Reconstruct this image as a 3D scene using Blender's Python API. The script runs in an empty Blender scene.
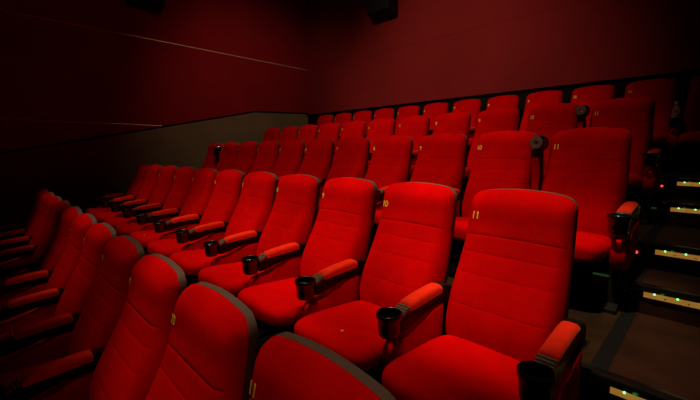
import bpy, bmesh, math, random
from mathutils import Vector, Matrix

random.seed(4)
C = bpy.context.scene.collection
R = math.radians

# ------------------------------------------------------------------ materials
def nodes_of(name):
    m = bpy.data.materials.new(name)
    m.use_nodes = True
    return m, m.node_tree.nodes, m.node_tree.links, m.node_tree.nodes['Principled BSDF']

def mat(name, col, rough=0.6, spec=0.5, metal=0.0, var=0.15, scale=12.0, bump=0.0, bscale=300.0,
        sheen=0.0, sheen_tint=None, rough_var=0.0):
    m, n, l, b = nodes_of(name)
    tc = n.new('ShaderNodeTexCoord')
    nz = n.new('ShaderNodeTexNoise'); nz.inputs['Scale'].default_value = scale
    nz.inputs['Detail'].default_value = 5
    l.new(tc.outputs['Object'], nz.inputs['Vector'])
    ramp = n.new('ShaderNodeValToRGB')
    ramp.color_ramp.elements[0].position = 0.3
    ramp.color_ramp.elements[1].position = 0.7
    ramp.color_ramp.elements[0].color = [c * (1 - var) for c in col] + [1]
    ramp.color_ramp.elements[1].color = [min(1, c * (1 + var)) for c in col] + [1]
    l.new(nz.outputs['Fac'], ramp.inputs['Fac'])
    l.new(ramp.outputs['Color'], b.inputs['Base Color'])
    b.inputs['Roughness'].default_value = rough
    b.inputs['Specular IOR Level'].default_value = spec
    b.inputs['Metallic'].default_value = metal
    if sheen:
        b.inputs['Sheen Weight'].default_value = sheen
        b.inputs['Sheen Roughness'].default_value = 0.45
        b.inputs['Sheen Tint'].default_value = list(sheen_tint) + [1]
    if bump:
        n2 = n.new('ShaderNodeTexNoise'); n2.inputs['Scale'].default_value = bscale
        n2.inputs['Detail'].default_value = 3
        l.new(tc.outputs['Object'], n2.inputs['Vector'])
        bp = n.new('ShaderNodeBump'); bp.inputs['Strength'].default_value = bump
        bp.inputs['Distance'].default_value = 0.002
        l.new(n2.outputs['Fac'], bp.inputs['Height'])
        l.new(bp.outputs['Normal'], b.inputs['Normal'])
    return m

def glow(name, col, strength, base=None):
    m, n, l, b = nodes_of(name)
    b.inputs['Base Color'].default_value = list(base or col) + [1]
    b.inputs['Emission Color'].default_value = list(col) + [1]
    b.inputs['Emission Strength'].default_value = strength
    b.inputs['Roughness'].default_value = 0.5
    return m

M = dict(
    plush=mat('red_plush', (0.62, 0.0006, 0.0005), 0.95, 0.02, var=0.10, scale=9, bump=0.35, bscale=420, sheen=0.12, sheen_tint=(1, .002, .001)),
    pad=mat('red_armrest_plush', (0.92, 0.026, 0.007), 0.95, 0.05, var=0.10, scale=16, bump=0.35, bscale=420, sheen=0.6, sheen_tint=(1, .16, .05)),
    shell=mat('taupe_shell_plastic', (0.115, 0.060, 0.036), 0.7, 0.4, var=0.12, scale=8, bump=0.2, bscale=500),
    black=mat('black_plastic', (0.010, 0.008, 0.007), 0.4, 0.16, var=0.2, scale=20),
    gloss=mat('glossy_black_plastic', (0.008, 0.0065, 0.006), 0.22, 0.7, var=0.2, scale=20),
    steel=mat('black_painted_steel', (0.009, 0.008, 0.007), 0.6, 0.15, var=0.2, scale=20),
    cupbase=mat('grey_cup_base', (0.15, 0.11, 0.08), 0.6, 0.4, var=0.35, scale=60),
    ribs=mat('ribbed_glint_plastic', (0.34, 0.27, 0.20), 0.28, 0.6, metal=0.6, var=0.1, scale=20),  # tone raised and part metallic to paint in the ribs' glints
    yellow=mat('yellow_stitching', (1.0, 0.62, 0.03), 0.6, 0.3, var=0.08, scale=60),
    carpet=mat('dark_brown_carpet', (0.029, 0.013, 0.004), 0.95, 0.1, var=0.35, scale=7, bump=0.6, bscale=260),
    tread=mat('brown_red_tread', (0.032, 0.009, 0.003), 0.85, 0.12, var=0.3, scale=6, bump=0.5, bscale=260),
    rubber=mat('black_rubber_edge', (0.007, 0.006, 0.005), 0.7, 0.12, var=0.2, scale=30),
    riser=mat('dark_riser', (0.022, 0.014, 0.011), 0.8, 0.2, var=0.2, scale=10),
    dado=mat('grey_wall_carpet', (0.19, 0.122, 0.066), 0.95, 0.1, var=0.12, scale=2.2, bump=0.5, bscale=150),
    redwall=mat('red_wall_fabric', (0.26, 0.0065, 0.009), 0.95, 0.1, var=0.10, scale=1.3, bump=0.45, bscale=220),
    backwall=mat('maroon_wall_fabric', (0.25, 0.013, 0.013), 0.9, 0.15, var=0.12, scale=1.0, bump=0.5, bscale=180),
    dark=mat('black_wall', (0.008, 0.006, 0.006), 0.9, 0.1, var=0.2, scale=3),
    brass=mat('brushed_brass_joint', (0.95, 0.70, 0.45), 0.35, 0.5, metal=0.6, var=0.1, scale=30),
    speaker=mat('black_speaker_cabinet', (0.007, 0.006, 0.005), 0.7, 0.3, var=0.2, scale=10),
    grille=mat('black_speaker_grille', (0.010, 0.008, 0.007), 0.85, 0.2, var=0.3, scale=160),
    crumb=mat('popcorn', (0.8, 0.6, 0.33), 0.8, 0.3, var=0.2, scale=200),
    cap=mat('white_cap', (0.75, 0.62, 0.55), 0.5, 0.5, var=0.05, scale=40),
    label=mat('bottle_label', (0.45, 0.25, 0.22), 0.5, 0.4, var=0.5, scale=90),
    vent=mat('pale_light_housing', (0.42, 0.34, 0.26), 0.6, 0.4, var=0.2, scale=40),
    strip=glow('amber_step_strip', (1.0, 0.42, 0.07), 0.26, (0.28, 0.14, 0.02)),
    led=glow('green_led', (0.10, 1.0, 0.22), 4.0),
    green=glow('green_lens', (0.25, 0.9, 0.18), 0.04, (0.05, 0.09, 0.03)),
    redled=glow('red_led', (1.0, 0.06, 0.05), 1.6),
)
def water_mat():
    m, n, l, b = nodes_of('clear_bottle_plastic')
    b.inputs['Base Color'].default_value = (0.9, 0.86, 0.84, 1)
    b.inputs['Roughness'].default_value = 0.08
    b.inputs['Transmission Weight'].default_value = 0.75
    b.inputs['IOR'].default_value = 1.38
    return m
M['clear'] = water_mat()

# ------------------------------------------------------------------ helpers
def link(name, bm, m, parent=None, smooth=True, angle=40):
    bmesh.ops.recalc_face_normals(bm, faces=bm.faces)
    me = bpy.data.meshes.new(name)
    bm.to_mesh(me); bm.free()
    me.materials.append(m)
    if smooth:
        me.polygons.foreach_set('use_smooth', [True] * len(me.polygons))
        try: me.set_sharp_from_angle(angle=R(angle))
        except Exception: pass
    o = bpy.data.objects.new(name, me); C.objects.link(o)
    if parent: o.parent = parent
    return o

def tag(o, label, cat, group=None):
    o['label'] = label; o['category'] = cat
    if group: o['group'] = group
    return o

def thing(name, label, cat, loc, group=None):
    o = bpy.data.objects.new(name, None); C.objects.link(o)
    o.empty_display_size = 0.1
    o.location = loc
    return tag(o, label, cat, group)

def struct(name, bm, m, smooth=False):
    o = link(name, bm, m, None, smooth)
    o['kind'] = 'structure'
    return o

def box(bm, x0, x1, y0, y1, z0, z1, bev=0.0, seg=2):
    r = bmesh.ops.create_cube(bm, size=1.0)
    vs = r['verts']
    for v in vs:
        v.co = Vector(((x0 + x1) / 2 + v.co.x * (x1 - x0), (y0 + y1) / 2 + v.co.y * (y1 - y0), (z0 + z1) / 2 + v.co.z * (z1 - z0)))
    if bev:
        es = list({e for v in vs for e in v.link_edges})
        bmesh.ops.bevel(bm, geom=es, offset=bev, segments=seg, profile=0.5, affect='EDGES')
    return bm

def prism_x(bm, pts, x0, x1, bev=0.0, seg=3):
    """Closed (y, z) outline extruded along x."""
    a = [bm.verts.new((x0, y, z)) for y, z in pts]
    b = [bm.verts.new((x1, y, z)) for y, z in pts]
    n = len(pts)
    fa = bm.faces.new(a); fb = bm.faces.new(list(reversed(b)))
    fs = [fa, fb]
    for i in range(n):
        fs.append(bm.faces.new((a[i], b[i], b[(i + 1) % n], a[(i + 1) % n])))
    if bev:
        es = list(set(list(fa.edges) + list(fb.edges)))
        bmesh.ops.bevel(bm, geom=es, offset=bev, segments=seg, profile=0.5, affect='EDGES')
    return bm

def lathe(bm, prof, cx=0, cy=0, seg=32, close=False):
    """(r, z) profile turned round the vertical through (cx, cy)."""
    rings = []
    for r_, z in prof:
        if r_ < 1e-6:
            rings.append([bm.verts.new((cx, cy, z))])
        else:
            rings.append([bm.verts.new((cx + r_ * math.cos(2 * math.pi * k / seg), cy + r_ * math.sin(2 * math.pi * k / seg), z)) for k in range(seg)])
    pairs = list(zip(rings, rings[1:]))
    if close: pairs.append((rings[-1], rings[0]))
    for a, b in pairs:
        for k in range(seg):
            k2 = (k + 1) % seg
            if len(a) == 1: bm.faces.new((a[0], b[k], b[k2]))
            elif len(b) == 1: bm.faces.new((a[k], a[k2], b[0]))
            else: bm.faces.new((a[k], a[k2], b[k2], b[k]))
    return bm

def lerp_table(tab, x):
    """Smooth (Catmull-Rom) interpolation through (x, y) pairs."""
    n = len(tab)
    if x <= tab[0][0]: return tab[0][1]
    if x >= tab[-1][0]: return tab[-1][1]
    for i in range(n - 1):
        if tab[i][0] <= x <= tab[i + 1][0]:
            x0, y0 = tab[i]; x1, y1 = tab[i + 1]
            t = (x - x0) / (x1 - x0)
            m0 = (y1 - tab[max(i - 1, 0)][1]) / (x1 - tab[max(i - 1, 0)][0]) * (x1 - x0)
            m1 = (tab[min(i + 2, n - 1)][1] - y0) / (tab[min(i + 2, n - 1)][0] - x0) * (x1 - x0)
            return (2*t**3 - 3*t*t + 1)*y0 + (t**3 - 2*t*t + t)*m0 + (-2*t**3 + 3*t*t)*y1 + (t**3 - t*t)*m1

# ------------------------------------------------------------------ the place, in metres
# rows of seats run along x, y goes back up the rake, z = 0 is the floor under the nearest row
Z0 = 1.51                                   # eye height above that floor
PITCH = 0.56                                # seat spacing
XC11 = -0.62                                # centre of the seats numbered 11
ROW_Y = [0.4455, 1.658, 2.834, 4.015, 5.379]
FLOOR = [0.0, 0.307, 0.642, 0.956, 1.295]
EDGE = [-0.715, 0.465, 1.645, 2.82, 4.0]    # front edge of each tier
XL = -7.15                                  # face of the left wall
YB = 5.72                                   # face of the back wall
XR = 1.45
AISLE = -0.23

# ------------------------------------------------------------------ one seat
HTOP = 1.030
HALF = 0.236
front_tab = [(0.28, -0.180), (0.36, -0.208), (0.44, -0.208), (0.52, -0.180), (0.60, -0.137), (0.68, -0.094), (0.75, -0.060), (0.82, -0.033), (0.88, -0.016), (0.92, -0.009), (0.96, 0.001), (1.0, 0.016), (1.05, 0.040)]
back_tab = [(0.28, -0.055), (0.36, -0.066), (0.50, -0.050), (0.60, -0.020), (0.70, 0.012), (0.80, 0.040), (0.90, 0.060), (1.0, 0.074), (1.06, 0.082)]
width_tab = [(0.28, 0.242), (0.40, 0.246), (0.55, 0.246), (0.7, 0.239), (0.8, 0.233), (0.9, 0.230), (1.06, 0.226)]

def top_at(s, grow=0.0):
    a = abs(s)
    h = HTOP + grow - 0.026 * s * s
    s0 = 0.80
    if a > s0:
        q = (a - s0) / (1 - s0)
        h -= 0.048 * (1 - math.sqrt(max(0.0, 1 - q * q)))
    return h

def seam_lines(base, seams, d=(0.0, 0.0035, 0.008)):
    out = set(base)
    for s in seams:
        out = {b for b in out if abs(b - s) > 0.011}
        for k in d:
            out.add(s - k); out.add(s + k)
    return sorted(out)

def backrest_bm():
    bm = bmesh.new()
    vseam = [-0.085, 0.095]
    border = [-0.205, 0.205]
    hseam = [0.822, 0.737, 0.645, 0.515]
    xs = [0.236 * math.sin(math.pi / 2 * k / 13) for k in range(-13, 14)]
    xs = seam_lines(xs, vseam)
    hs = [0.30 + 0.745 * (1 - (1 - k / 34) ** 1.25) for k in range(35)]
    hs = seam_lines(hs, hseam)
    h0, h1 = hs[0], hs[-1]
    front, back = [], []
    for h in hs:
        fr, br = [], []
        for x in xs:
            s = max(-1, min(1, x / HALF))
            t = (h - h0) / (h1 - h0)
            top = top_at(s)
            hh = h if h < 0.72 else 0.72 + (h - 0.72) * (top - 0.72) / (h1 - 0.72)
            wx = s * lerp_table(width_tab, hh)
            fy = lerp_table(front_tab, hh); by = lerp_table(back_tab, hh)
            ds = HALF * (1 - abs(s)); dt = top - hh; db = hh - h0 + 0.012
            q = min(ds / 0.055, 1.0); e1 = math.sqrt(max(0, 1 - (1 - q) ** 2))
            q = min(dt / 0.070, 1.0); e2 = math.sqrt(max(0, 1 - (1 - q) ** 2))
            q = min(db / 0.04, 1.0); e3 = math.sqrt(max(0, 1 - (1 - q) ** 2))
            e = min(e1, e2, e3) * (0.55 + 0.45 * e1 * e2 * e3)
            thick = by - fy
            crown = 0.009 * s * s                               # gently crowned across the width
            y = by - (thick - crown) * (0.10 + 0.90 * e)
            g = 0.0
            for v in vseam: g = max(g, 0.0027 * math.exp(-((x - v) / 0.0034) ** 2) * (1 if hh > 0.33 else 0))
            for v in border: g = max(g, 0.0009 * math.exp(-((x - v) / 0.006) ** 2))
            for v in hseam: g = max(g, (0.0034 if v == 0.822 else 0.0021) * math.exp(-((h - v) / 0.0034) ** 2) * (1 if abs(s) < 0.93 else 0))
            fr.append(bm.verts.new((wx, y + g, hh)))
            br.append(bm.verts.new((wx, by + 0.004, hh)))
        front.append(fr); back.append(br)
    nh, nx = len(hs), len(xs)
    for i in range(nh - 1):
        for j in range(nx - 1):
            bm.faces.new((front[i][j], front[i][j+1], front[i+1][j+1], front[i+1][j]))
            bm.faces.new((back[i][j], back[i+1][j], back[i+1][j+1], back[i][j+1]))
        for j in (0, nx - 1):
            bm.faces.new((front[i][j], back[i][j], back[i+1][j], front[i+1][j]))
    for j in range(nx - 1):
        for i in (0, nh - 1):
            bm.faces.new((front[i][j], front[i][j+1], back[i][j+1], back[i][j]))
    return bm

def shell_bm():
    """Moulded shell behind the upholstery, proud of it by a few millimetres all round."""
    bm = bmesh.new()
    xs = [math.sin(math.pi / 2 * k / 12) for k in range(-12, 13)]
    hs = [0.29 + 0.77 * k / 22 for k in range(23)]
    F, B = [], []
    for h in hs:
        fr, br = [], []
        for s in xs:
            top = top_at(s, 0.001)
            hh = h if h < 0.72 else 0.72 + (h - 0.72) * (top - 0.72) / (hs[-1] - 0.72)
            w = lerp_table(width_tab, hh) - 0.001
            by = lerp_table(back_tab, hh) + 0.004
            d = min(HALF * (1 - abs(s)) / 0.03, (top - hh) / 0.015, (hh - hs[0]) / 0.02, 1.0)
            e = math.sqrt(max(0, 1 - (1 - d) ** 2))
            fr.append(bm.verts.new((s * w, by, hh)))
            br.append(bm.verts.new((s * w, by + 0.028 + 0.012 * e, hh)))
        F.append(fr); B.append(br)
    n, m_ = len(hs), len(xs)
    for i in range(n - 1):
        for j in range(m_ - 1):
            bm.faces.new((F[i][j], F[i+1][j], F[i+1][j+1], F[i][j+1]))
            bm.faces.new((B[i][j], B[i][j+1], B[i+1][j+1], B[i+1][j]))
        for j in (0, m_ - 1):
            bm.faces.new((F[i][j], B[i][j], B[i+1][j], F[i+1][j]))
    for j in range(m_ - 1):
        for i in (0, n - 1):
            bm.faces.new((F[i][j], F[i][j+1], B[i][j+1], B[i][j]))
    return bm

def cushion_bm():
    """Seat cushion: crowned rounded slab, waterfall front, slopes back."""
    bm = bmesh.new()
    N = 18
    us = [math.sin(math.pi / 2 * k / N) for k in range(-N, N + 1)]
    y0, y1 = -0.680, -0.145
    yc, hy, hx = (y0 + y1) / 2, (y1 - y0) / 2, 0.240
    top, bot = [], []
    def pos(u, v):
        # square to rounded square (superellipse, exponent about 5)
        p = 6.0
        m_ = max(abs(u), abs(v))
        if m_ < 1e-9: return 0.0, 0.0
        nrm = (abs(u) ** p + abs(v) ** p) ** (1 / p)
        k = m_ / nrm
        return u * k, v * k
    for v in us:
        tr, br = [], []
        for u in us:
            a, b_ = pos(u, v)
            x = a * hx; y = yc + b_ * hy - 0.012 * (1 - a * a) * (1 if b_ < 0 else 0) * (-b_)
            m_ = max(abs(u), abs(v))
            d = 1 - m_
            e = math.sqrt(max(0, 1 - (1 - min(1, d * hx / 0.05)) ** 2))
            t = (y - y0) / (y1 - y0)
            zt = 0.408 - 0.042 * max(0, t) - 0.052 * (1 - e) - 0.012 * a * a
            zb = 0.285 - 0.03 * max(0, min(1, t)) + 0.030 * (1 - e) - 0.0
            tr.append(bm.verts.new((x, y, zt))); br.append(bm.verts.new((x, y, zb)))
        top.append(tr); bot.append(br)
    n = len(us)
    for i in range(n - 1):
        for j in range(n - 1):
            bm.faces.new((top[i][j], top[i][j+1], top[i+1][j+1], top[i+1][j]))
            bm.faces.new((bot[i][j], bot[i+1][j], bot[i+1][j+1], bot[i][j+1]))
        for j in (0, n - 1):
            bm.faces.new((top[i][j], bot[i][j], bot[i+1][j], top[i+1][j]))
            bm.faces.new((top[j][i], top[j][i+1], bot[j][i+1], bot[j][i]))
    return bm

PIV = Vector((0.0, -0.075, 0.49))            # hinge of the armrest, relative to its own x
def rel(pts): return [(y - PIV.y, z - PIV.z) for y, z in pts]

def arm_bm():
    bm = bmesh.new()
    pts = [(-0.045, 0.520), (-0.09, 0.556), (-0.155, 0.570), (-0.168, 0.542), (-0.28, 0.538), (-0.40, 0.526), (-0.465, 0.522), (-0.482, 0.512), (-0.480, 0.448),
           (-0.445, 0.447), (-0.40, 0.460), (-0.36, 0.474), (-0.28, 0.486), (-0.19, 0.486), (-0.12, 0.475), (-0.05, 0.455)]
    prism_x(bm, rel(pts), -0.029, 0.029, 0.005, 2)
    return bm

def pad_bm():
    """Upholstered pad: rounded top, tapers to the cup holder."""
    bm = bmesh.new()
    rows = []
    ys = [(-0.420, .60), (-0.418, .84), (-0.411, .96), (-0.400, 1.0), (-0.37, 1.0), (-0.33, 1.0), (-0.29, 1.0), (-0.25, 1.0), (-0.21, 1.0), (-0.180, 0.98), (-0.170, 0.88), (-0.166, .6)]
    prof = [(-1, -1), (-1, -.3), (-0.97, .25), (-0.86, .66), (-0.62, .90), (-0.3, .98), (0, 1), (0.3, .98), (0.62, .90), (0.86, .66), (0.97, .25), (1, -.3), (1, -1)]
    for y, k in ys:
        t = (y + 0.420) / 0.254
        zt = 0.560 + 0.020 * math.sin(min(1, t * 1.1) * math.pi / 2)
        zb = 0.522 + 0.014 * t
        w = 0.0335 * (0.93 + 0.07 * k)
        zc, hz = (zt + zb) / 2, (zt - zb) / 2
        rows.append([bm.verts.new((a * w, y - PIV.y, zb + (b + 1) * hz * (k if b > -1 else 1) - PIV.z)) for a, b in prof])
    for r1, r2 in zip(rows, rows[1:]):
        for j in range(len(prof)):
            j2 = (j + 1) % len(prof)
            bm.faces.new((r1[j], r1[j2], r2[j2], r2[j]))
    bm.faces.new(rows[0]); bm.faces.new(list(reversed(rows[-1])))
    return bm

def cup_bm():
    bm = bmesh.new()
    zt, zb = 0.545 - PIV.z, 0.448 - PIV.z
    prof = [(0.012, zb), (0.041, zb), (0.0445, zb + 0.004), (0.047, zb + 0.03), (0.050, zt - 0.026), (0.0545, zt - 0.022), (0.0560, zt - 0.0075), (0.0557, zt - 0.0050), (0.0545, zt - 0.0020), (0.0530, zt - 0.0005), (0.0515, zt),
            (0.0500, zt - 0.0005), (0.0485, zt - 0.0020), (0.0475, zt - 0.0050), (0.0472, zt - 0.0075), (0.0455, zt - 0.03), (0.042, zb + 0.008), (0.038, zb + 0.004), (0.012, zb + 0.004)]
    lathe(bm, prof, 0, -0.529 - PIV.y, 40, close=True)
    return bm

def rib_bm():
    bm = bmesh.new()
    for k in range(4):
        y = -0.470 + 0.0130 * k
        z = 0.5235 + 0.0065 * k
        box(bm, -0.031, 0.031, y - PIV.y - 0.0042, y - PIV.y + 0.0042, z - 0.016 - PIV.z, z + 0.004 - PIV.z, 0.0025, 2)
    return bm

def base_bm():
    bm = bmesh.new()
    z = 0.448 - PIV.z
    lathe(bm, [(0.013, z + 0.0005), (0.041, z + 0.0005), (0.0425, z - 0.0015), (0.040, z - 0.004), (0.015, z - 0.004), (0.013, z - 0.002)], 0, -0.529 - PIV.y, 32, close=True)
    return bm

def under_bm():
    bm = bmesh.new()
    prism_x(bm, rel([(-0.425, 0.456), (-0.39, 0.461), (-0.36, 0.4725), (-0.28, 0.4885), (-0.19, 0.4905), (-0.14, 0.482), (-0.14, 0.476), (-0.19, 0.485), (-0.28, 0.483), (-0.36, 0.467), (-0.39, 0.4555), (-0.425, 0.451)]), -0.024, 0.024)
    return bm

def panel_bm():
    bm = bmesh.new()
    pts = [(-0.515, 0.255), (-0.530, 0.275), (-0.538, 0.34), (-0.532, 0.385), (-0.510, 0.408), (-0.47, 0.414), (-0.42, 0.418), (-0.36, 0.428),
           (-0.31, 0.446), (-0.27, 0.466), (-0.23, 0.480), (-0.15, 0.482), (-0.15, 0.30), (-0.20, 0.245), (-0.38, 0.232), (-0.47, 0.238)]
    prism_x(bm, pts, -0.036, 0.036, 0.017, 4)
    return bm

def leg_bm():
    bm = bmesh.new()
    prism_x(bm, [(-0.46, 0.02), (-0.40, 0.02), (-0.33, 0.26), (-0.45, 0.26)], -0.022, 0.022, 0.006, 2)
    prism_x(bm, [(-0.52, 0.0), (-0.16, 0.0), (-0.16, 0.012), (-0.36, 0.035), (-0.46, 0.04), (-0.52, 0.02)], -0.034, 0.034, 0.005, 2)
    prism_x(bm, [(-0.26, 0.02), (-0.19, 0.02), (-0.13, 0.40), (-0.07, 0.44), (-0.05, 0.40), (-0.14, 0.26), (-0.20, 0.24)], -0.018, 0.018, 0.004, 2)
    return bm

def pan_bm():
    bm = bmesh.new()
    prism_x(bm, [(-0.60, 0.285), (-0.17, 0.268), (-0.15, 0.235), (-0.45, 0.225), (-0.56, 0.25)], -0.205, 0.205, 0.01, 2)
    box(bm, -0.238, 0.238, -0.30, -0.255, 0.245, 0.278, 0.008, 2)     # cross bar to the standards
    return bm

number_cache = {}
def number_mesh(n):
    if n in number_cache: return number_cache[n]
    cu = bpy.data.curves.new('seat_number', 'FONT')
    cu.body = str(n); cu.size = 0.051; cu.extrude = 0.0005; cu.align_x = 'CENTER'; cu.align_y = 'CENTER'
    cu.space_character = 0.9; cu.offset = 0.0010
    t = bpy.data.objects.new('seat_number', cu); C.objects.link(t)
    dg = bpy.context.evaluated_depsgraph_get(); dg.update()
    me = bpy.data.meshes.new_from_object(t.evaluated_get(dg))
    bpy.data.objects.remove(t)
    me.materials.clear(); me.materials.append(M['yellow'])
    # upright on the fabric: text x -> x, text y -> z, front towards -y, narrowed a little
    me.transform(Matrix(((0.88, 0, 0, 0), (0, 0, -1, 0), (0, 1, 0, 0), (0, 0, 0, 1))))
    number_cache[n] = me
    return me

def child(src, root, x=None):
    c = src.copy(); C.objects.link(c); c.parent = root
    if x is not None: c.location.x = x
    for g in protos_sub.get(src.name, []):
        d = g.copy(); C.objects.link(d); d.parent = c
    return c

# prototype parts (built once under the first seat)
ROWN = ['nearest row', 'second row', 'third row', 'fourth row', 'back row']
ORD = ['', 'first', 'second', 'third', 'fourth', 'fifth', 'sixth', 'seventh', 'eighth']
RAISED = {(3, 10), (4, 10), (3, 1)}

def seat_label(r, n):
    if r == 5 and n == 12:
        return 'dim red cinema seat numbered 12 in the back row, right of the water bottle'
    row = ROWN[r - 1]
    if n == 11:
        lab = f'red plush cinema seat numbered 11 in the {row}, beside the aisle' if r < 5 else 'dim red plush cinema seat numbered 11 in the back row, left of the bottle'
    elif n == 10:
        lab = f'red plush cinema seat numbered 10 in the {row}, next to seat 11'
        if (r, n) in RAISED: lab = f'red cinema seat numbered 10 in the {row} with raised armrest'
    elif n == 9:
        lab = f'red plush cinema seat numbered 9 in the {row}, two from seat 11'
    elif n == 1:
        lab = f'red plush cinema seat at the far left end of the {row}'
        if (r, n) in RAISED: lab = f'red cinema seat at the far left end of the {row}, armrest raised'
    else:
        lab = f'red plush cinema seat, {ORD[n]} from the grey side wall in the {row}'
    return lab

G_SEAT = 'red cinema seats in raked rows'
protos_sub = {}
first = None
P = {}
def make_root(r, n):
    x = XC11 - (11 - n) * PITCH + (0, 0, 0, -0.02, 0.015)[r - 1]
    return thing('cinema_seat', seat_label(r, n), 'cinema seat', (x, ROW_Y[r-1], FLOOR[r-1]), G_SEAT)

order = [(2, 11)] + [(r, n) for r in range(1, 6) for n in range(1, 13 if r == 5 else 12) if (r, n) != (2, 11)]
for (r, n) in order:
    root = make_root(r, n)
    if not P:
        P['cushion'] = link('seat_cushion', cushion_bm(), M['plush'], root, angle=60)
        P['pan'] = link('seat_pan', pan_bm(), M['black'], root)
        P['back'] = link('backrest', backrest_bm(), M['plush'], root, angle=70)
        P['shell'] = link('back_shell', shell_bm(), M['shell'], root, angle=50)
        P['panel'] = link('side_panel', panel_bm(), M['plush'], root, angle=50)
        P['leg'] = link('leg', leg_bm(), M['steel'], root)
        P['arm'] = link('armrest', arm_bm(), M['black'], root)
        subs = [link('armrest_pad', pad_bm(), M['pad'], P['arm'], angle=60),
                link('cup_holder', cup_bm(), M['gloss'], P['arm'], angle=50),
                link('ribbed_grip', rib_bm(), M['ribs'], P['arm']),
                link('cup_base', base_bm(), M['cupbase'], P['arm']),
                link('underside_panel', under_bm(), M['plush'], P['arm'])]
        subs[0]['label'] = 'red upholstered armrest pad'
        subs[1]['label'] = 'glossy black round cup holder'
        protos_sub[P['arm'].name] = subs
        P['back']['label'] = 'red quilted backrest'
        P['shell']['label'] = 'dark taupe back shell'
        P['panel'].location.x = 0.30; P['leg'].location.x = 0.28
        P['arm'].location = (0.28, PIV.y, PIV.z)
        kids = P
        arm = P['arm']
    else:
        for k in ('cushion', 'pan', 'back', 'shell'): child(P[k], root)
        child(P['panel'], root, 0.30 if n == (12 if r == 5 else 11) else 0.28); child(P['leg'], root)
        arm = child(P['arm'], root, 0.28)
    if (r, n) in RAISED:
        arm.rotation_euler.x = R(-92); arm.location.y += 0.005; arm.location.z -= 0.015
    if n == (12 if r == 5 else 11):
        arm.location.x = 0.292
    if n == 1:                                   # end of the row: a second armrest on the wall side
        child(P['panel'], root, -0.28); child(P['leg'], root, -0.28)
        a2 = child(P['arm'], root, -0.28); a2.rotation_euler.x = 0.0
    num = bpy.data.objects.new('seat_number', number_mesh(n)); C.objects.link(num)
    num.parent = root
    num.location = (-0.175, -0.0092, 0.90)
    num.rotation_euler = (R(-10), 0, R(-3.3))
    num['label'] = f'yellow number {n}'

# ------------------------------------------------------------------ floor, tiers and steps
fl = bmesh.new()
box(fl, XL - 0.05, XR, -4.0, EDGE[0], -0.6, -0.33)
struct('floor', fl, M['carpet'])
for i in range(5):
    bm = bmesh.new()
    y1 = EDGE[i + 1] if i < 4 else YB
    box(bm, XL - 0.05, AISLE - 0.06, EDGE[i], y1 + 0.0, -0.6, FLOOR[i])
    o = struct('floor_tier', bm, M['carpet'])
    bm = bmesh.new()
    box(bm, AISLE, XR, EDGE[i], y1, -0.6, FLOOR[i])
    struct('floor_aisle', bm, M['tread'])
    bm = bmesh.new()                                # dark border between row floor and aisle treads
    box(bm, AISLE - 0.06, AISLE, EDGE[i], y1, -0.6, FLOOR[i] + 0.002)
    struct('trim_aisle', bm, M['rubber'])
    bm = bmesh.new()                                # rubber nosing along the tier's edge, left of the steps
    box(bm, XL, AISLE - 0.06, EDGE[i] - 0.012, EDGE[i] + 0.035, FLOOR[i] - 0.03, FLOOR[i] + 0.003, 0.003, 1)
    struct('trim_nosing', bm, M['rubber'])

def riser_face(y, z0, z1, name='step_riser'):
    bm = bmesh.new(); box(bm, AISLE, XR, y - 0.004, y + 0.004, z0, z1)
    return bm

def step_light(y, ztop, label):
    """LED nosing: black rubber edge, amber strip under it, green diodes along the joint."""
    t = thing('step_light', label, 'step light', (AISLE, y, ztop), 'amber step lights on the aisle steps')
    bm = bmesh.new()
    box(bm, -0.045, XR - AISLE, -0.022, 0.035, -0.030, 0.004, 0.006, 2)
    link('rubber_nosing', bm, M['gloss'], t)
    bm = bmesh.new()
    box(bm, 0.02, XR - AISLE, -0.012, 0.003, -0.060, -0.030)
    link('amber_strip', bm, M['strip'], t, smooth=False)
    for k in range(4):
        bm = bmesh.new()
        bmesh.ops.create_uvsphere(bm, u_segments=12, v_segments=8, radius=0.0045)
        o = link('green_diode', bm, M['led'], t); o.location = (0.065 + 0.091 * k, -0.020, -0.032)
        if k < 3:
            bm = bmesh.new()
            bmesh.ops.create_cone(bm, cap_ends=True, segments=10, radius1=0.0035, radius2=0.0035, depth=0.003)
            bmesh.ops.rotate(bm, verts=bm.verts, matrix=Matrix.Rotation(R(90), 3, 'X'))
            o = link('screw', bm, M['black'], t); o.location = (0.108 + 0.091 * k, -0.013, -0.049)
    for k in range(2):
        ld = bpy.data.lights.new('green_diode_light', 'POINT')
        ld.color = (0.12, 1.0, 0.2); ld.energy = 0.005; ld.shadow_soft_size = 0.008
        lo = bpy.data.objects.new('green_diode_light', ld); C.objects.link(lo)
        lo.location = (AISLE + 0.09 + 0.16 * k, y - 0.035, ztop - 0.036)
    return t

STEP_Y = [1.26, 2.44, 3.62]
for i, y in enumerate(STEP_Y):
    lo_, hi = FLOOR[i + 1], FLOOR[i + 2]
    mid = (lo_ + hi) / 2
    bm = bmesh.new(); box(bm, AISLE - 0.004, XR, y, EDGE[i + 2], lo_, mid)
    struct('floor_step', bm, M['tread'])
    bm = bmesh.new(); box(bm, AISLE - 0.062, AISLE, y, EDGE[i + 2], lo_, mid + 0.003)
    struct('trim_step', bm, M['rubber'])
step_light(EDGE[2], FLOOR[2], 'amber step strip at the bottom edge of the photo, with green diodes')
step_light(STEP_Y[1], (FLOOR[2] + FLOOR[3]) / 2, 'amber step strip with green diodes, second from the bottom')
step_light(EDGE[3], FLOOR[3], 'amber step strip with green diodes, middle of the five')
step_light(STEP_Y[2], (FLOOR[3] + FLOOR[4]) / 2, 'amber step strip with green diodes, second from the top')
step_light(EDGE[4], FLOOR[4], 'topmost amber step strip with green diodes')

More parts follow.
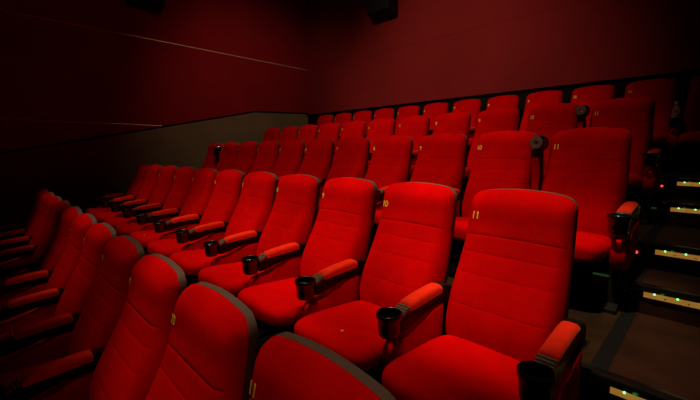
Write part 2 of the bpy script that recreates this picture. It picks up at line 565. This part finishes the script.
# low light housings on the tier risers beside the seats, and red pilot lights
def floor_light(x, y, z, label):
    t = thing('floor_light', label, 'floor light', (x, y, z), 'pale floor lights under the end seats')
    bm = bmesh.new(); box(bm, -0.075, 0.075, -0.10, -0.014, 0.0, 0.085, 0.008, 2); link('housing', bm, M['vent'], t)
    bm = bmesh.new(); box(bm, -0.078, 0.078, -0.107, -0.092, 0.0835, 0.094, 0.003, 2); link('green_lens', bm, M['green'], t)
floor_light(-0.42, EDGE[3], FLOOR[2] + 0.001, 'pale low floor light with green top behind the third row seat leg')
floor_light(-0.36, EDGE[4], FLOOR[3] + 0.001, 'pale low floor light with green top behind the fourth row seat leg')
def pilot(x, y, z, label):
    t = thing('pilot_light', label, 'indicator light', (x, y, z), 'red pilot lights on the tier risers')
    bm = bmesh.new(); box(bm, -0.035, 0.035, -0.018, 0.0, -0.045, 0.035, 0.004, 2); link('housing', bm, M['shell'], t)
    bm = bmesh.new()
    bmesh.ops.create_uvsphere(bm, u_segments=12, v_segments=8, radius=0.009)
    o = link('red_lens', bm, M['redled'], t); o.location = (0.008, -0.019, 0.0)
pilot(-0.306, EDGE[3], FLOOR[3] - 0.062, 'small box with a red light on the riser behind the third row')
pilot(-0.310, EDGE[4], FLOOR[4] - 0.07, 'small box with a red light on the riser behind the fourth row')

# ------------------------------------------------------------------ walls and ceiling
ZC = 5.4
bm = bmesh.new(); box(bm, XL - 0.30, XL - 0.06, -4.0, YB + 0.3, -0.6, ZC); struct('wall_left', bm, M['dark'])
bm = bmesh.new(); box(bm, XL - 0.06, XR + 0.2, YB + 0.06, YB + 0.3, -0.6, ZC); struct('wall_back', bm, M['dark'])
bm = bmesh.new(); box(bm, XR, XR + 0.2, -4.0, YB + 0.06, -0.6, ZC); struct('wall_right', bm, M['dark'])
bm = bmesh.new(); box(bm, XL - 0.3, XR + 0.2, -4.0, YB + 0.3, ZC, ZC + 0.2); struct('ceiling', bm, M['dark'])

def dado_z(y): return Z0 + min(0.006 + 0.2154 * (y - 0.17), 0.886 + 0.038 * (y - 4.25) if y > 4.2 else 9)
def wall_prism(name, pts, x0, x1, m, bev=0.0):
    b = bmesh.new(); prism_x(b, pts, x0, x1, bev, 2); return struct(name, b, m)
YK = 4.255
zr = Z0 + 0.945
ye = YB - 0.02
gap = 0.035
pts = [(-4.0, -0.6), (ye, -0.6), (ye, zr - 0.12)]
for k in range(1, 6):
    a = k / 6 * math.pi / 2
    pts.append((ye - 0.12 * (1 - math.cos(a)), zr - gap - 0.085 + 0.085 * math.sin(a)))
pts += [(YK, dado_z(YK) - gap), (-4.0, dado_z(-4.0) - gap)]
wall_prism('wall_left_dado', pts, XL - 0.06, XL, M['dado'])
# red panels above: lower course, middle course, upper course, with brass joints
J1, J2 = Z0 + 0.472, Z0 + 1.945
y_j1 = 0.17 + (0.472 - 0.006) / 0.2154          # where the lower joint runs into the dado
xf = XL + 0.012
wall_prism('wall_left_panel', [(-4.0, dado_z(-4.0)), (y_j1, J1 - 0.004), (-4.0, J1 - 0.004)], XL - 0.06, xf, M['redwall'])
wall_prism('wall_left_panel', [(-4.0, J1 + 0.004), (y_j1 + 0.03, J1 + 0.004), (YK, dado_z(YK)), (YB, dado_z(YB)), (YB, J2 - 0.004), (-4.0, J2 - 0.004)], XL - 0.06, xf, M['redwall'])
wall_prism('wall_left_panel', [(-4.0, J2 + 0.004), (YB, J2 + 0.004), (YB, ZC), (-4.0, ZC)], XL - 0.06, xf, M['redwall'])
bm = bmesh.new(); box(bm, XL - 0.05, xf + 0.008, -4.0, y_j1, J1 - 0.008, J1 + 0.008, 0.003, 2); struct('trim_1', bm, M['brass'])
bm = bmesh.new(); box(bm, XL - 0.05, xf + 0.008, -4.0, YB - 0.03, J2 - 0.008, J2 + 0.008, 0.003, 2); struct('trim_2', bm, M['brass'])
# back wall: dark band behind the back row, two red courses above it
zb = Z0 + 0.905
bm = bmesh.new(); box(bm, XL + 0.012, XR, YB, YB + 0.06, zb, J2 - 0.0012); struct('wall_back_panel', bm, M['backwall'])
bm = bmesh.new(); box(bm, XL + 0.012, XR, YB, YB + 0.06, J2 + 0.0012, ZC); struct('wall_back_panel', bm, M['backwall'])

# ------------------------------------------------------------------ loudspeakers high on the walls
def wall_speaker(loc, rz, label):
    t = thing('wall_speaker', label, 'speaker', loc, 'black surround speakers on the walls')
    t.rotation_euler.z = rz
    bm = bmesh.new()                      # cabinet: front leans down towards the seats
    prism_x(bm, [(-0.06, 0.0), (-0.30, 0.10), (-0.40, 0.62), (-0.06, 0.66)], -0.27, 0.27, 0.012, 2)
    link('cabinet', bm, M['speaker'], t)
    bm = bmesh.new()
    prism_x(bm, [(-0.303, 0.125), (-0.313, 0.125), (-0.408, 0.60), (-0.397, 0.60)], -0.245, 0.245, 0.003, 1)
    link('grille', bm, M['grille'], t)
    bm = bmesh.new(); box(bm, -0.06, 0.06, -0.08, 0.0, 0.22, 0.44, 0.004, 2); box(bm, -0.10, 0.10, -0.012, 0.0, 0.16, 0.50, 0.003, 1)
    link('wall_bracket', bm, M['steel'], t)
wall_speaker((-4.70, YB, Z0 + 2.50), 0, 'black loudspeaker high on the red back wall')
wall_speaker((XL + 0.012, 2.15, Z0 + 2.38), R(90), 'black loudspeaker high on the left wall above the brass line')

# ------------------------------------------------------------------ bottle in the back row, crumbs on the seats
t = thing('water_bottle', 'clear plastic water bottle in the back row cup holder between seats 11 and 12', 'bottle',
          (XC11 + 0.295, ROW_Y[4] - 0.529, FLOOR[4] + 0.4535))
bm = bmesh.new()
lathe(bm, [(0.0, 0.0), (0.028, 0.0), (0.031, 0.006), (0.031, 0.15), (0.029, 0.17), (0.022, 0.192), (0.0135, 0.205), (0.0125, 0.222), (0.0, 0.222)], seg=24)
link('bottle_body', bm, M['clear'], t, angle=60)
bm = bmesh.new(); lathe(bm, [(0.0316, 0.075), (0.0322, 0.077), (0.0322, 0.128), (0.0316, 0.13)], seg=24); link('bottle_label', bm, M['label'], t)
bm = bmesh.new(); lathe(bm, [(0.0, 0.248), (0.0145, 0.248), (0.0155, 0.245), (0.0155, 0.2235), (0.0, 0.2235)], seg=24); link('bottle_cap', bm, M['cap'], t)

def crumb(x, y, z, label, s):
    bm = bmesh.new()
    for k in range(5):
        m = Matrix.Translation((random.uniform(-.4, .4) * s, random.uniform(-.4, .4) * s, random.uniform(0.35, .6) * s))
        bmesh.ops.create_icosphere(bm, subdivisions=2, radius=s * random.uniform(.38, .55), matrix=m)
    o = link('popcorn_crumb', bm, M['crumb']); o.location = (x, y, z)
    tag(o, label, 'popcorn', 'popcorn crumbs on the seats')
crumb(-1.115, 1.065, FLOOR[1] + 0.4035, 'pale popcorn crumb on the cushion of second row seat 10', 0.0075)
crumb(-3.85, 1.03, FLOOR[1] + 0.4035, 'tiny popcorn crumb on a far left second row cushion', 0.008)

# ------------------------------------------------------------------ light: unseen warm ceiling spots, pools set to imitate vignetting
def spot(loc, target, energy, size, blend, col=(1.0, 0.80, 0.58), soft=0.25):
    ld = bpy.data.lights.new('unseen_spot', 'SPOT')
    ld.energy = energy; ld.spot_size = R(size); ld.spot_blend = blend; ld.color = col; ld.shadow_soft_size = soft
    o = bpy.data.objects.new('unseen_spot', ld); C.objects.link(o)
    o.location = loc
    o.rotation_euler = (Vector(target) - Vector(loc)).to_track_quat('-Z', 'Y').to_euler()
    return o
# steep unseen downlights above the tiers, pools fitted to the seats
spot((-2.3, -0.1, 5.25), (-2.35, 0.85, 0.95), 60, 25, 0.9, soft=0.10)
spot((-3.4, 0.1, 5.25), (-3.3, 1.0, 0.95), 340, 29, 0.9, soft=0.10)
spot((-5.2, 0.2, 5.25), (-5.2, 1.2, 0.95), 220, 34, 0.9, soft=0.10)
spot((-1.4, 0.30, 5.25), (-1.42, 0.56, 1.05), 460, 15, 0.9, soft=0.10)
spot((-2.0, 0.42, 5.25), (-2.0, 0.66, 1.05), 120, 15, 0.9, soft=0.10)
spot((-0.6, 0.1, 5.25), (-0.68, 0.5, 1.05), 240, 15, 0.9, soft=0.10)
spot((-0.75, 0.95, 5.25), (-0.65, 1.85, 1.25), 590, 23, 0.7, soft=0.10)
spot((-1.3, 0.80, 5.25), (-1.35, 1.4, 0.9), 330, 24, 0.9, soft=0.10)
spot((-2.1, 0.9, 5.25), (-2.1, 1.65, 1.1), 360, 27, 0.9, soft=0.10)
spot((-3.1, 1.0, 5.25), (-3.2, 1.8, 1.1), 30, 30, 0.9, soft=0.10)
spot((-0.8, 2.0, 5.25), (-0.7, 2.9, 1.4), 130, 28, 0.9, soft=0.10)
spot((-1.8, 2.0, 5.25), (-1.8, 2.95, 1.4), 220, 34, 0.9, soft=0.10)
spot((-3.5, 2.0, 5.25), (-3.6, 2.95, 1.4), 40, 44, 1.0, soft=0.10)
spot((-5.2, 2.2, 5.25), (-5.4, 3.1, 1.4), 100, 40, 1.0, soft=0.10)
spot((-1.6, 3.3, 5.25), (-1.5, 4.3, 1.8), 100, 46, 1.0, soft=0.10)
# unseen front spot; two fills added to brighten back and left walls
spot((-2.3, -1.3, 5.0), (-2.9, 2.9, 1.1), 275, 54, 1.0, soft=0.12)
spot((-3.0, 1.2, 5.2), (-3.4, 5.7, 2.35), 400, 66, 1.0)
spot((-3.8, 2.6, 5.2), (-7.1, 4.6, 1.9), 145, 76, 1.0)

w = bpy.data.worlds.new('dim_hall'); bpy.context.scene.world = w
w.use_nodes = True
w.node_tree.nodes['Background'].inputs['Color'].default_value = (1.0, 0.75, 0.6, 1)
w.node_tree.nodes['Background'].inputs['Strength'].default_value = 0.004

# ------------------------------------------------------------------ camera
yaw, pit, rol = R(45.014), R(-7.5145), R(-0.0715)
f = Vector((-math.sin(yaw) * math.cos(pit), math.cos(yaw) * math.cos(pit), math.sin(pit)))
r_ = Vector((math.cos(yaw), math.sin(yaw), 0)); u_ = r_.cross(f)
rr = r_ * math.cos(rol) + u_ * math.sin(rol)
uu = -r_ * math.sin(rol) + u_ * math.cos(rol)
cam = bpy.data.cameras.new('camera'); cam.sensor_width = 36; cam.lens = 364.25 / 700 * 36; cam.clip_start = 0.02
co = bpy.data.objects.new('camera', cam); C.objects.link(co)
co.matrix_world = Matrix(((rr.x, uu.x, -f.x, 0), (rr.y, uu.y, -f.y, 0), (rr.z, uu.z, -f.z, Z0), (0, 0, 0, 1)))
sc = bpy.context.scene
sc.camera = co
sc.view_settings.view_transform = 'Standard'
sc.view_settings.look = 'None'
sc.view_settings.exposure = 0.0
sc.view_settings.gamma = 1.0
sc.view_settings.use_curve_mapping = False
